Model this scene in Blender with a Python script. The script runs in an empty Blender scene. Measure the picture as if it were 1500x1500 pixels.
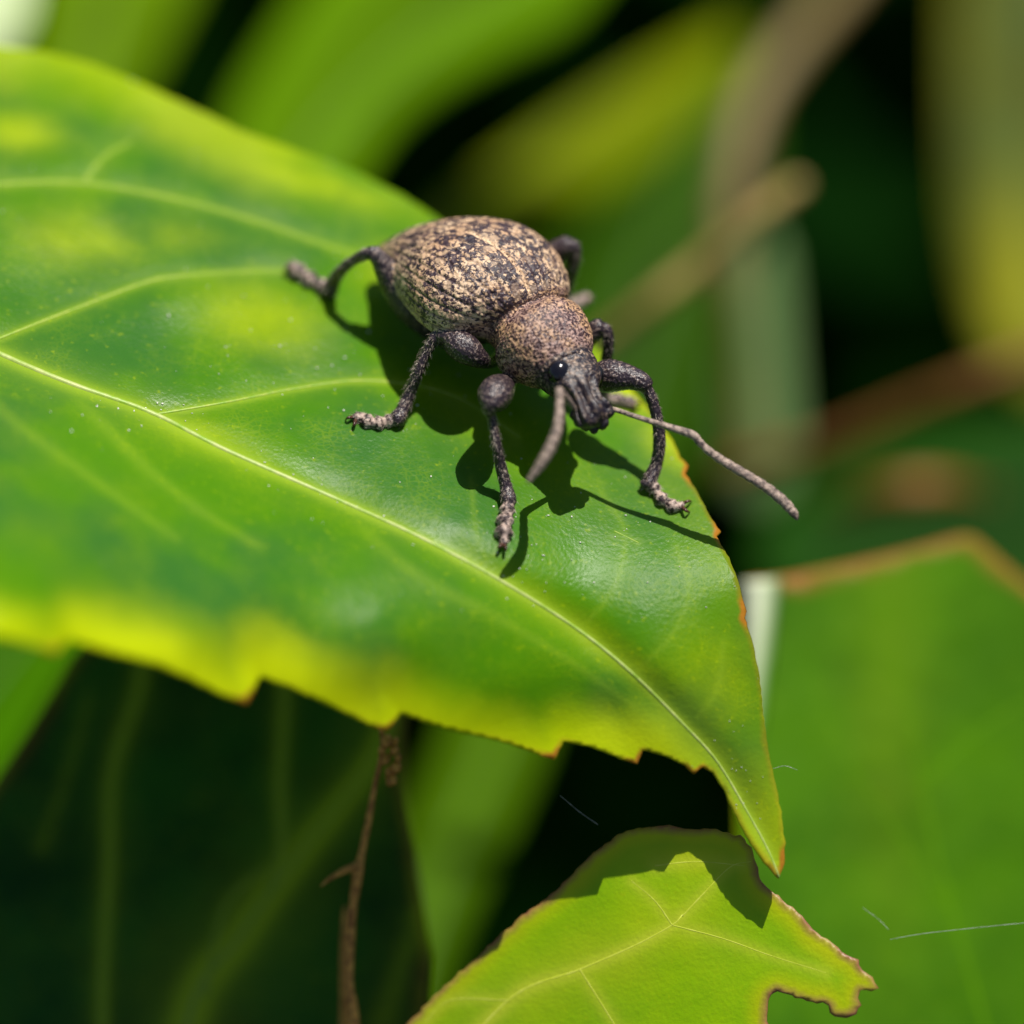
import bpy, bmesh, math, random
import numpy as np
from mathutils import Vector, Matrix, kdtree
from mathutils.geometry import delaunay_2d_cdt
random.seed(7); rng = np.random.default_rng(7)

# ---------------------------------------------------------------- camera, sky, sun (1 unit = 1 cm, z up)
SC = bpy.context.scene
SC.unit_settings.scale_length = 0.01
PIV = np.array([0.0, 0.0, 36.0])            # what the camera looks at: a point just over the leaf
FD = 25.0                                    # working distance
PITCH = math.radians(45)
R_ = np.array([1.0, 0, 0])
U_ = np.array([0, math.sin(PITCH), math.cos(PITCH)])
B_ = np.array([0, -math.cos(PITCH), math.sin(PITCH)])
PPC = 405.0                                  # photo pixels per cm at the pivot
cam = bpy.data.cameras.new('camera'); camo = bpy.data.objects.new('camera', cam)
SC.collection.objects.link(camo); SC.camera = camo
camo.location = PIV + B_ * FD
camo.rotation_euler = (math.pi / 2 - PITCH, 0, 0)
cam.sensor_width = 36; cam.lens = 36 * FD / (1500 / PPC)
cam.clip_start = 0.5; cam.clip_end = 3000
cam.dof.use_dof = True; cam.dof.focus_distance = FD - 0.11
cam.dof.aperture_fstop = cam.lens * 1e-3 / 1.6
cam.dof.aperture_blades = 0

S_CAM = np.array([-0.24, -0.83, -0.50])      # the way sunlight travels, camera axes
S_W = S_CAM[0] * R_ + S_CAM[1] * U_ + S_CAM[2] * B_
S_W /= np.linalg.norm(S_W)
W = bpy.data.worlds.new('World'); SC.world = W; W.use_nodes = True
nt = W.node_tree; nt.nodes.clear()
out = nt.nodes.new('ShaderNodeOutputWorld'); bg = nt.nodes.new('ShaderNodeBackground')
sky = nt.nodes.new('ShaderNodeTexSky'); sky.sky_type = 'NISHITA'; sky.sun_disc = False
sky.sun_elevation = math.asin(-S_W[2]); sky.sun_rotation = math.atan2(-S_W[0], -S_W[1])
bg.inputs['Strength'].default_value = 0.065
nt.links.new(sky.outputs[0], bg.inputs[0]); nt.links.new(bg.outputs[0], out.inputs[0])
sl = bpy.data.lights.new('sun', 'SUN'); sl.energy = 5.0; sl.angle = math.radians(0.5); sl.color = (1, 0.95, 0.87)
so = bpy.data.objects.new('sun', sl); SC.collection.objects.link(so)
so.rotation_euler = Vector(-S_W).to_track_quat('Z', 'Y').to_euler()
so.location = (0, 0, 80)
SC.view_settings.view_transform = 'Standard'; SC.view_settings.look = 'None'
SC.view_settings.exposure = 0.33; SC.view_settings.gamma = 1; SC.view_settings.use_curve_mapping = False
SC.render.engine = 'CYCLES'

# ---------------------------------------------------------------- helpers
def P(px, py, Z):
    s = (FD - Z) / FD
    return PIV + R_ * ((px - 750) / PPC * s) + U_ * ((750 - py) / PPC * s) + B_ * Z

def tps_fit(pts):
    pts = np.array(pts, float); n = len(pts); xy = pts[:, :2] / 400
    d = np.linalg.norm(xy[:, None] - xy[None], axis=2); K = np.where(d > 0, d * d * np.log(d + 1e-12), 0)
    A = np.zeros((n + 3, n + 3)); A[:n, :n] = K + np.eye(n) * 0.004
    A[:n, n] = 1; A[:n, n + 1:] = xy; A[n, :n] = 1; A[n + 1:, :n] = xy.T
    w = np.linalg.solve(A, np.concatenate([pts[:, 2], np.zeros(3)]))
    def f(px, py):
        px = np.asarray(px, float); py = np.asarray(py, float)
        q = np.stack([px.ravel(), py.ravel()], 1) / 400
        d = np.linalg.norm(q[:, None] - xy[None], axis=2)
        r = np.where(d > 0, d * d * np.log(d + 1e-12), 0) @ w[:n] + w[n] + q @ w[n + 1:]
        return r.reshape(px.shape)
    return f

def tag(o, label=None, cat=None, group=None, kind=None):
    if label: o['label'] = label
    if cat: o['category'] = cat
    if group: o['group'] = group
    if kind: o['kind'] = kind
    return o

def empty(name, loc, label, cat, group=None):
    o = bpy.data.objects.new(name, None); SC.collection.objects.link(o); o.location = loc
    o.empty_display_size = 0.2
    return tag(o, label, cat, group)

def link(name, verts, faces, mat, parent=None, smooth=True, attrs=None):
    me = bpy.data.meshes.new(name)
    v = np.asarray(verts, float)
    if parent is not None: v = v - np.array(parent_loc(parent))
    me.from_pydata(v.tolist(), [], faces if isinstance(faces, list) else faces.tolist())
    me.update()
    if smooth: me.polygons.foreach_set('use_smooth', np.ones(len(me.polygons), bool))
    if attrs:
        for k, a in attrs.items():
            t = me.attributes.new(k, 'FLOAT', 'POINT'); t.data.foreach_set('value', np.asarray(a, np.float32))
    if mat: me.materials.append(mat)
    o = bpy.data.objects.new(name, me); SC.collection.objects.link(o)
    if parent is not None: o.parent = parent
    return o

def parent_loc(p):
    l = np.array(p.location)
    while p.parent is not None:
        p = p.parent; l = l + np.array(p.location)
    return l

def resample(pts, n):
    """Catmull-Rom through pts (k x d), n samples, even in arc length."""
    p = np.asarray(pts, float)
    if len(p) == 2: return p[0] + (p[1] - p[0]) * np.linspace(0, 1, n)[:, None]
    q = np.vstack([2 * p[0] - p[1], p, 2 * p[-1] - p[-2]])
    res = []
    for i in range(1, len(q) - 2):
        t = np.linspace(0, 1, 24, endpoint=False)[:, None]
        res.append(0.5 * (2 * q[i] + (q[i + 1] - q[i - 1]) * t + (2 * q[i - 1] - 5 * q[i] + 4 * q[i + 1] - q[i + 2]) * t**2
                          + (3 * q[i] - q[i - 1] - 3 * q[i + 1] + q[i + 2]) * t**3))
    res = np.vstack(res + [p[-1:]])
    d = np.concatenate([[0], np.cumsum(np.linalg.norm(np.diff(res[:, :3], axis=0), axis=1))])
    s = np.linspace(0, d[-1], n)
    return np.stack([np.interp(s, d, res[:, k]) for k in range(res.shape[1])], 1)

def tube(pr, n=40, seg=14, bump=0.0, flat=None):
    """closed tube through world points with radii: pr = k x 4"""
    q = resample(pr, n); c = q[:, :3]; r = np.maximum(q[:, 3], 1e-4)
    T = np.gradient(c, axis=0); T /= np.linalg.norm(T, axis=1)[:, None]
    ref = np.array([0.3, 0.2, 0.93]); ref /= np.linalg.norm(ref)
    N = np.cross(T[0], ref)
    if np.linalg.norm(N) < 0.1: N = np.cross(T[0], [1, 0, 0])
    V = []
    for i in range(n):
        N = N - T[i] * (N @ T[i]); N /= np.linalg.norm(N); Bn = np.cross(T[i], N)
        a = np.linspace(0, 2 * math.pi, seg, endpoint=False)
        rr = r[i] * (1 + bump * (rng.random(seg) - 0.5))
        V.append(c[i] + (np.cos(a) * rr)[:, None] * N + (np.sin(a) * rr)[:, None] * Bn)
    V = np.vstack(V + [c[:1] - T[:1] * r[0] * 0.6, c[-1:] + T[-1:] * r[-1] * 0.6])
    F = []
    for i in range(n - 1):
        for j in range(seg):
            k = (j + 1) % seg
            F.append([i * seg + j, i * seg + k, (i + 1) * seg + k, (i + 1) * seg + j])
    a, b = n * seg, n * seg + 1
    for j in range(seg):
        k = (j + 1) % seg
        F.append([a, k, j]); F.append([b, (n - 1) * seg + j, (n - 1) * seg + k])
    return V, F, q

# ---------------------------------------------------------------- materials
class NT:
    def __init__(s, name):
        s.m = bpy.data.materials.new(name); s.m.use_nodes = True; s.t = s.m.node_tree; s.t.nodes.clear()
        s.o = s.n('OutputMaterial')
    def n(s, kind, **kw):
        x = s.t.nodes.new('ShaderNode' + kind)
        for k, v in kw.items(): setattr(x, k, v)
        return x
    def l(s, a, b): s.t.links.new(a, b)
    def put(s, sock, v):
        if isinstance(v, (int, float)): sock.default_value = v
        elif isinstance(v, (tuple, list)): sock.default_value = (*v, 1) if len(v) == 3 and sock.type == 'RGBA' else v
        else: s.l(v, sock)
    def math(s, op, a, b=0.0, c=None, clamp=False):
        x = s.n('Math', operation=op, use_clamp=clamp); s.put(x.inputs[0], a); s.put(x.inputs[1], b)
        if c is not None: s.put(x.inputs[2], c)
        return x.outputs[0]
    def mix(s, f, a, b, mode='MIX'):
        x = s.n('Mix', data_type='RGBA', blend_type=mode); s.put(x.inputs[0], f); s.put(x.inputs[6], a); s.put(x.inputs[7], b)
        return x.outputs[2]
    def mr(s, v, a, b, c=0.0, d=1.0, smooth=False):
        x = s.n('MapRange', interpolation_type='SMOOTHSTEP' if smooth else 'LINEAR')
        s.put(x.inputs[0], v); 
        for i, q in enumerate((a, b, c, d)): s.put(x.inputs[i + 1], q)
        return x.outputs[0]
    def co(s, scale=(1, 1, 1), rot=(0, 0, 0)):
        c = s.n('TexCoord'); m = s.n('Mapping'); m.inputs['Scale'].default_value = scale; m.inputs['Rotation'].default_value = rot
        s.l(c.outputs['Object'], m.inputs[0]); return m.outputs[0]
    def noise(s, scale, detail=4, rough=0.55, co=None, dist=0.0):
        x = s.n('TexNoise'); x.inputs['Scale'].default_value = scale; x.inputs['Detail'].default_value = detail
        x.inputs['Roughness'].default_value = rough; x.inputs['Distortion'].default_value = dist
        if co is not None: s.l(co, x.inputs['Vector'])
        else: s.l(s.co(), x.inputs['Vector'])
        return x.outputs['Fac']
    def vor(s, scale, feat='F1', co=None, rnd=1.0):
        x = s.n('TexVoronoi', feature=feat); x.inputs['Scale'].default_value = scale
        x.inputs['Randomness'].default_value = rnd
        s.l(co if co is not None else s.co(), x.inputs['Vector'])
        return x
    def attr(s, name):
        return s.n('Attribute', attribute_name=name).outputs['Fac']
    def bump(s, h, strength=0.3, dist=0.01, normal=None):
        b = s.n('Bump'); b.inputs['Strength'].default_value = strength; b.inputs['Distance'].default_value = dist
        s.l(h, b.inputs['Height'])
        if normal is not None: s.l(normal, b.inputs['Normal'])
        return b.outputs[0]

def leaf_material(name, green=(0.055, 0.25, 0.008), dark=(0.02, 0.13, 0.02), yellow=(0.42, 0.50, 0.004),
                  rim=(0.46, 0.19, 0.02), rough=0.36, transl=0.38, margin=0.16, rimw=0.02, rimamt=0.8, cell=True, spec=0.35, veinc=(0.34, 0.50, 0.03)):
    s = NT(name)
    e = s.attr('edge'); bl = s.attr('blotch')
    nb = s.noise(1.6, 3); nm = s.noise(5.0, 4); nf = s.noise(38, 3)
    col = s.mix(s.mr(nb, 0.35, 0.65, smooth=True), dark, green)
    col = s.mix(s.mr(nm, 0.3, 0.75, 0, 0.35), col, green)
    # network of tiny veins
    if cell:
        v = s.vor(13, 'DISTANCE_TO_EDGE').outputs['Distance']
        v2 = s.vor(45, 'DISTANCE_TO_EDGE').outputs['Distance']
        net = s.math('MAXIMUM', s.mr(v, 0.0, 0.05, 0.20, 0), s.mr(v2, 0.0, 0.14, 0.16, 0))
        net = s.math('MULTIPLY', net, s.mr(nm, 0.4, 0.65))
        col = s.mix(net, col, tuple(0.6 * a + 0.4 * b for a, b in zip(yellow, green)))
    ye = s.math('SUBTRACT', 1.0, s.mr(s.math('ADD', e, s.math('MULTIPLY', s.math('SUBTRACT', nb, 0.5), margin * 1.2)), 0.0, margin, smooth=True))
    ye = s.math('MULTIPLY', ye, s.attr('marg'))
    vn = s.attr('veined')
    ym = s.math('MAXIMUM', ye, s.math('MULTIPLY', bl, s.mr(nm, 0.25, 0.6, 0.6, 1.0)), clamp=True)
    col = s.mix(ym, col, yellow)
    col = s.mix(vn, col, veinc)
    rm = s.math('SUBTRACT', 1.0, s.mr(s.math('ADD', e, s.math('MULTIPLY', s.math('SUBTRACT', nm, 0.5), rimw * 2)), 0.0, rimw), clamp=True)
    rm = s.math('MULTIPLY', s.math('MULTIPLY', rm, rimamt), s.attr('rim'), clamp=True)
    col = s.mix(rm, col, rim)
    col = s.mix(s.mr(nf, 0.62, 0.75, 0, 0.25), col, yellow)
    bp = s.bump(s.noise(70, 4, 0.6), 0.25, 0.006)
    if cell: bp = s.bump(s.vor(60).outputs['Distance'], 0.2, 0.003, bp)
    bp = s.bump(s.noise(7, 3), 0.12, 0.03, bp)
    pb = s.n('BsdfPrincipled'); s.l(col, pb.inputs['Base Color']); s.l(bp, pb.inputs['Normal'])
    s.put(pb.inputs['Roughness'], s.mr(nm, 0.3, 0.7, rough - 0.05, rough + 0.1)); pb.inputs['Specular IOR Level'].default_value = spec
    tr = s.n('BsdfTranslucent'); s.l(s.mix(0.5, col, yellow), tr.inputs['Color'])
    mx = s.n('MixShader'); mx.inputs[0].default_value = transl
    s.l(pb.outputs[0], mx.inputs[1]); s.l(tr.outputs[0], mx.inputs[2]); s.l(mx.outputs[0], s.o.inputs[0])
    return s.m

def simple_material(name, c1, c2, scale=20, rough=0.5, bump=0.3, bdist=0.01, transl=0.0, spec=0.5, stretch=(1, 1, 1)):
    s = NT(name); co = s.co(stretch)
    n = s.noise(scale, 5, 0.6, co); col = s.mix(s.mr(n, 0.35, 0.65), c1, c2)
    pb = s.n('BsdfPrincipled'); s.l(col, pb.inputs['Base Color']); pb.inputs['Roughness'].default_value = rough
    pb.inputs['Specular IOR Level'].default_value = spec
    s.l(s.bump(s.noise(scale * 2.2, 5, 0.6, co), bump, bdist), pb.inputs['Normal'])
    if transl:
        tr = s.n('BsdfTranslucent'); s.l(col, tr.inputs['Color'])
        mx = s.n('MixShader'); mx.inputs[0].default_value = transl
        s.l(pb.outputs[0], mx.inputs[1]); s.l(tr.outputs[0], mx.inputs[2]); s.l(mx.outputs[0], s.o.inputs[0])
    else: s.l(pb.outputs[0], s.o.inputs[0])
    return s.m

# ---------------------------------------------------------------- leaf builder
def seg_dist(pts, poly):
    """distance of pts (n,2) to polyline, and the parameter 0..1 along it"""
    best = np.full(len(pts), 1e9); par = np.zeros(len(pts))
    A = poly[:-1]; D = poly[1:] - A; L = np.maximum((D**2).sum(1), 1e-9)
    for i in range(len(A)):
        t = np.clip(((pts - A[i]) @ D[i]) / L[i], 0, 1)
        d = np.linalg.norm(pts - (A[i] + t[:, None] * D[i]), axis=1)
        m = d < best; best[m] = d[m]; par[m] = (i + t[m]) / len(A)
    return best, par

def densify(poly, step, jag=0.0, closed=True):
    p = [np.array(a, float) for a in poly]; res = []
    n = len(p); rng_ = range(n if closed else n - 1)
    for i in rng_:
        a, b = p[i], p[(i + 1) % n]; k = max(1, int(np.linalg.norm(b - a) / step))
        for j in range(k): res.append(a + (b - a) * j / k)
    if not closed: res.append(p[-1])
    res = np.array(res)
    if jag:
        w = rng.normal(0, jag, res.shape); res = res + w
    return res

def smooth_poly(poly, it=2):
    p = np.array(poly, float)
    for _ in range(it):
        q = np.roll(p, -1, 0); p = np.stack([0.75 * p + 0.25 * q, 0.25 * p + 0.75 * q], 1).reshape(-1, 2)
    return p

def inside(pts, poly):
    x, y = pts[:, 0], pts[:, 1]; c = np.zeros(len(pts), bool)
    a = poly; b = np.roll(poly, -1, 0)
    for (x0, y0), (x1, y1) in zip(a, b):
        m = (y0 > y) != (y1 > y)
        with np.errstate(divide='ignore', invalid='ignore'):
            xx = (x1 - x0) * (y - y0) / ((y1 - y0) if y1 != y0 else 1e-9) + x0
        c ^= m & (x < xx)
    return c

def blade(name, outline, Zf, step, mat, parent, crease=None, blotches=(), margf=None, rimf=None, thick=0.012, relief=None, veins=()):
    """leaf blade inside an outline given in photo pixels, standing at the depth Zf says"""
    ol = np.asarray(outline, float)
    x0, y0 = ol.min(0); x1, y1 = ol.max(0)
    gx, gy = np.meshgrid(np.arange(x0, x1, step), np.arange(y0, y1, step * 0.87)); gx[1::2] += step / 2
    g = np.stack([gx.ravel(), gy.ravel()], 1)
    g = g[inside(g, ol)]
    dd, _ = seg_dist(g, np.vstack([ol, ol[:1]])); g = g[dd > step * 0.45]
    cr = None; edges = [(i, (i + 1) % len(ol)) for i in range(len(ol))]
    pts = [ol]
    if crease is not None:
        cr = np.asarray(crease, float); dd, _ = seg_dist(g, cr); g = g[dd > step * 0.45]
        k0 = len(ol); pts.append(cr); edges += [(k0 + i, k0 + i + 1) for i in range(len(cr) - 1)]
    pts = np.vstack(pts + [g])
    vv, _, ff, _, _, _ = delaunay_2d_cdt([Vector(a) for a in pts], edges, [list(range(len(ol)))], 1, 1e-4)
    v2 = np.array([(a.x, a.y) for a in vv])
    e, _ = seg_dist(v2, np.vstack([ol, ol[:1]]))
    Z = Zf(v2[:, 0], v2[:, 1])
    if relief is not None: Z = Z + relief(v2[:, 0], v2[:, 1], e)
    W3 = np.array([P(a, b, z) for (a, b), z in zip(v2, Z)])
    bl = np.zeros(len(v2))
    for (bx, by, rx, ry, ang, amt) in blotches:
        c, s_ = math.cos(math.radians(ang)), math.sin(math.radians(ang)); dx, dy = v2[:, 0] - bx, v2[:, 1] - by
        bl = np.maximum(bl, amt * np.exp(-((dx * c + dy * s_) / rx)**2 - ((-dx * s_ + dy * c) / ry)**2))
    mg = margf(v2[:, 0], v2[:, 1]) if margf else np.ones(len(v2))
    ri = rimf(v2[:, 0], v2[:, 1]) if rimf else np.ones(len(v2))
    vnn = np.zeros(len(v2))
    for vp, w0, w1, am in veins:
        dv, t = seg_dist(v2, resample(np.array(vp, float), 50)); w_ = w0 + (w1 - w0) * t
        vnn = np.maximum(vnn, am * np.exp(-(dv / w_)**2) + am * 0.25 * np.exp(-(dv / (w_ * 3.5))**2))
    o = link(name, W3, [list(f)[::-1] for f in ff], mat, parent, attrs=dict(edge=e / PPC, blotch=bl, marg=mg, rim=ri, veined=vnn))
    m = o.modifiers.new('thickness', 'SOLIDIFY'); m.thickness = thick; m.offset = -1 
    return o

def vein(name, pts, r0, r1, Zf, mat, parent, lift=0.0, n=60, relief=None):
    q = resample(np.array(pts, float), n); rr = np.linspace(r0, r1, n) / PPC
    z = Zf(q[:, 0], q[:, 1]) 
    if relief is not None: z = z + relief(q[:, 0], q[:, 1], None)
    w = np.array([P(a, b, c + r * lift) for (a, b), c, r in zip(q[:, :2], z, rr)])
    V, F, _ = tube(np.hstack([w, rr[:, None]]), n, 8)
    return link(name, V, F, mat, parent)

def at_h(px, py, h):                         # a point h cm above the big leaf
    return P(px, py, float(ZL(px, py)) + h / 0.71)

# ================================================================= THE SETTING
soil = simple_material('gap_shade_soil', (0.006, 0.007, 0.004), (0.018, 0.014, 0.008), 0.4, 0.9, 0.6, 0.5, spec=0.1)  # soil coloured almost black so the gaps read as deep shade
gr = 80; xs = np.concatenate([-np.geomspace(1200, 2, 30), [0], np.geomspace(2, 1200, 30)])
X, Y = np.meshgrid(xs, xs + 36); Zg = 0.8 * np.sin(X * 0.21 + Y * 0.13) + 0.6 * np.sin(X * 0.07 - Y * 0.31)
n_ = len(xs); idx = np.arange(n_ * n_).reshape(n_, n_)
F_ = np.stack([idx[:-1, :-1], idx[:-1, 1:], idx[1:, 1:], idx[1:, :-1]], -1).reshape(-1, 4)
o = link('ground', np.stack([X.ravel(), Y.ravel(), Zg.ravel()], 1), F_, soil); tag(o, kind='structure')

# ================================================================= THE BIG LEAF
ctrl = []
def plane(px, py): return -0.36 - 0.27 * (px - 822) / 405 + 0.95 * (py - 545) / 405
for px, py in [(450, 400), (560, 620), (740, 700), (980, 700), (822, 545), (650, 450), (600, 290), (0, 70), (250, 130), (0, 300), (250, 400), (860, 500), (400, 250),
               (-400, 200), (-700, 330)]:
    ctrl.append((px, py, plane(px, py)))
ctrl += [(0, 520, .12), (220, 605, .17), (500, 735, .27), (740, 855, .34), (850, 925, .30), (930, 990, .32), (1000, 1060, .30), (1050, 1110, .27),
         (1142, 1280, .27), (1085, 850, .15), (1120, 1060, .20), (1000, 900, .24), (1070, 1000, .23), (1100, 1150, .24),
         (0, 930, 1.6), (360, 1015, .92), (560, 1055, .62), (820, 1100, .33), (1030, 1125, .27), (-400, 820, 1.35),
         (0, 760, 1.12), (200, 800, .83), (360, 850, .72), (560, 900, .58), (760, 990, .40), (900, 1040, .28), (-700, 600, .5)]
ZL = tps_fit(ctrl)
midrib_px = [(-820, 300), (-600, 350), (-300, 410), (-120, 465), (0, 520), (100, 562), (220, 605), (330, 660), (500, 735), (620, 790), (740, 855), (850, 925),
             (930, 990), (1000, 1060), (1050, 1115), (1095, 1190), (1125, 1245), (1141, 1284)]
upper = [(-820, 298), (-760, 230), (-620, 130), (-450, 70), (-250, 50), (-100, 55), (0, 68), (60, 74), (140, 94), (220, 128), (300, 165), (350, 190), (430, 218), (520, 250), (600, 292),
         (680, 345), (760, 405), (830, 460), (880, 515), (925, 570), (962, 612), (985, 645), (997, 670), (1008, 683), (1004, 694), (1022, 722), (1042, 760), (1056, 778), (1050, 785),
         (1068, 818), (1082, 852), (1088, 878), (1094, 895), (1091, 905), (1102, 940), (1112, 985), (1118, 1040), (1124, 1090), (1134, 1140), (1145, 1190), (1150, 1235), (1149, 1265)]
lower = [(1141, 1287), (1120, 1262), (1096, 1228), (1076, 1190), (1060, 1155), (1045, 1132), (1030, 1122), (1018, 1134), (1005, 1122), (975, 1108), (942, 1098), (934, 1120), (915, 1114), (870, 1096), (826, 1086),
         (812, 1113), (788, 1105), (730, 1085), (660, 1070), (588, 1046), (566, 1072), (540, 1062), (480, 1032), (420, 1006), (382, 992), (362, 1031), (335, 1022), (285, 998), (230, 974), (170, 958),
         (105, 938), (80, 958), (45, 946), (0, 932), (-80, 915), (-200, 890), (-380, 840), (-560, 720), (-700, 560), (-790, 400), (-826, 306)]
outl = densify(upper + lower, 7, 0.5)
crease_px = resample(np.array(midrib_px[1:-1], float), 170)
def relief_big(px, py, e):
    px = np.asarray(px, float); py = np.asarray(py, float); q = np.stack([px, py], 1)
    d, _ = seg_dist(q, np.array(midrib_px, float))
    r = -0.030 * np.exp(-(d / 30)**2)                             # the crease the midrib lies in
    r += 0.006 * np.sin((px + 1.1 * py) / 47 + 1.3 * np.sin(py / 80)) * np.clip(d / 120, 0, 1) * np.clip((1300 - px) / 900, 0, 1)
    r += 0.003 * np.sin(px / 33 - py / 61) * np.clip(d / 160, 0, 1)
    if e is not None:
        ee = np.minimum(e, 130)
        r += -0.085 * (1 - ee / 130)**2 * np.clip((py - 0.42 * px - 600) / 120, 0, 1) * np.clip((900 - px) / 500, 0, 1)  # the near edge turns down
    for vp in big_veins[:4]:                                      # blade dips gently along each side vein
        dv, _ = seg_dist(q, np.array(vp, float)); r += -0.009 * np.exp(-(dv / 20)**2)
    return r
big_veins = [[(-300, 405), (-200, 330), (-50, 276), (0, 270), (120, 268), (250, 290), (380, 325), (480, 360), (540, 378)],
             [(125, 264), (150, 232), (190, 208)],
             [(-10, 500), (60, 472), (130, 445), (210, 415), (260, 405), (380, 397), (440, 400)],
             [(225, 608), (330, 590), (430, 570), (520, 558), (600, 563), (650, 575), (695, 596), (760, 640)],
             [(90, 560), (150, 620), (220, 690), (300, 752), (380, 800)],
             [(500, 737), (600, 835), (720, 900), (830, 965), (930, 1035)],
             [(-120, 468), (0, 600), (120, 690), (260, 790)],
             [(740, 852), (700, 790), (690, 700)], [(850, 922), (900, 860), (915, 780), (880, 720)], [(900, 778), (935, 795)],
             [(930, 985), (985, 930), (1010, 860), (990, 800)], [(1010, 1065), (1050, 1010), (1060, 940)]]
def margf(x, y):
    L = np.clip((y - 0.42 * x - 585) / 110, 0, 1) * np.clip((1090 - x) / 120, 0, 1)
    u = np.clip((520 - x) / 250, 0.10, 0.45) + 0.35 * np.clip((y - 1090) / 120, 0, 1)
    return L * np.clip(0.88 - (x - 500) / 2200, 0.5, 0.88) + (1 - L) * u
teeth = [(1008, 686), (1056, 780), (1092, 897), (1019, 1132), (935, 1117), (813, 1112), (567, 1070), (363, 1028), (81, 956), (1146, 1260)]
rimf = lambda x, y: 0.35 * np.clip((x - 100) / 500, 0.0, 1) * np.clip((y - 480) / 120, 0.05, 1) + 2.5 * sum(np.exp(-((x - a)**2 + (y - b)**2) / 16**2) for a, b in teeth)
M_big = leaf_material('green_leaf', green=(0.080, 0.25, 0.001), dark=(0.042, 0.17, 0.022), yellow=(0.66, 0.76, 0.001), margin=0.25, rough=0.30, spec=0.12)  # teal of the dark tone is sky sheen put into the colour
M_vein = simple_material('leaf_vein', (0.22, 0.42, 0.02), (0.42, 0.52, 0.06), 30, 0.45, 0.3, 0.004, 0.25)
M_rib = simple_material('leaf_midrib', (0.26, 0.44, 0.03), (0.50, 0.56, 0.18), 14, 0.42, 0.4, 0.006, 0.2)
big = empty('green_leaf', P(-820, 300, float(ZL(-820, 300))), 'large glossy green leaf with yellow margin that the weevil stands on', 'leaf')
blade('blade', outl, ZL, 6, M_big, big, crease=crease_px,
      veins=[(midrib_px, 15, 6, .7)] + [(v, [7, 5, 6, 6, 13, 12, 13, 3, 3, 2.5, 3, 3][i], 4, [.5, .4, .5, .6, .22, .2, .22, .22, .22, .22, .2, .2][i]) for i, v in enumerate(big_veins)],
      blotches=[(110, 350, 85, 38, 8, .42), (380, 465, 90, 45, 15, .45), (30, 195, 60, 30, 8, .45), (420, 255, 170, 26, 17, .45), (270, 345, 60, 22, 5, .25),
                (560, 390, 40, 40, 0, .3), (300, 640, 90, 25, 22, .3), (860, 930, 160, 22, 34, .3), (990, 640, 60, 40, 50, .6), (1115, 1210, 30, 90, -10, .5), (1050, 1000, 90, 120, 30, .22), (740, 640, 200, 60, 30, .12),
                (920, 560, 70, 40, 40, .7)],
      margf=margf, rimf=rimf, relief=relief_big)
vein('midrib', midrib_px, 8, 1.6, ZL, M_rib, big, -0.5, 160, relief_big)
for i, vp in enumerate(big_veins):
    if i in (4, 5, 6, 7, 8, 10, 11): continue
    vein('vein', vp, [5, 3, 4.5, 4.5, 5, 4, 4, 2.2, 2.2, 1.8, 2, 2][i] * .6, 1.0, ZL, M_vein, big, -0.45 if i < 7 else -0.6, 60, relief_big)
# specks of dust and pollen on the blade, too many to count
dustm = simple_material('pale_dust', (0.55, 0.55, 0.45), (0.75, 0.74, 0.66), 60, 0.7, 0.3, 0.002)
V, F = [], []
ico = [(0, 0, 1), (0.89, 0, 0.45), (0.28, 0.85, 0.45), (-0.72, 0.53, 0.45), (-0.72, -0.53, 0.45), (0.28, -0.85, 0.45),
       (0.72, 0.53, -0.45), (-0.28, 0.85, -0.45), (-0.89, 0, -0.45), (-0.28, -0.85, -0.45), (0.72, -0.53, -0.45), (0, 0, -1)]
icf = [(0, 1, 2), (0, 2, 3), (0, 3, 4), (0, 4, 5), (0, 5, 1), (1, 6, 2), (2, 7, 3), (3, 8, 4), (4, 9, 5), (5, 10, 1), (2, 6, 7), (3, 7, 8), (4, 8, 9), (5, 9, 10), (1, 10, 6), (11, 7, 6), (11, 8, 7), (11, 9, 8), (11, 10, 9), (11, 6, 10)]
spots = [(rng.normal(cx, sx), rng.normal(cy, sy), abs(rng.normal(0, r)) + 0.5) for cx, cy, sx, sy, n, r in
         [(450, 500, 130, 70, 60, .7), (200, 600, 70, 18, 30, 1.0), (460, 705, 60, 30, 20, .8), (850, 780, 120, 60, 60, .6), (1080, 1130, 25, 60, 26, .35), (800, 830, 60, 30, 20, .6),
          (270, 300, 150, 80, 20, .9), (430, 790, 180, 50, 10, .9), (700, 600, 150, 60, 30, .5)] for _ in range(n)]
sp = np.array(spots); sp = sp[inside(sp[:, :2], outl)]
zz = ZL(sp[:, 0], sp[:, 1]) + relief_big(sp[:, 0], sp[:, 1], None)
for (a, b, r), z in zip(sp, zz):
    c = P(a, b, z + r * 0.6 / PPC); k = len(V)
    sc = (0.35 + 1.1 * rng.random(3)) * r / PPC
    V += [c + np.array(q) * sc for q in ico]; F += [[k + i for i in f] for f in icf]
tag(link('dust_speck', np.array(V), F, dustm, big), kind='stuff')
# stalk of the big leaf
V, F, _ = tube(np.array([[*P(-815, 300, float(ZL(-815, 300))), .03], [*P(-1000, 330, -.9), .045], [*P(-1180, 480, -2.2), .06], [*P(-1300, 700, -4), .08]]), 40, 12)
link('stalk', V, F, M_rib, big)

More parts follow.
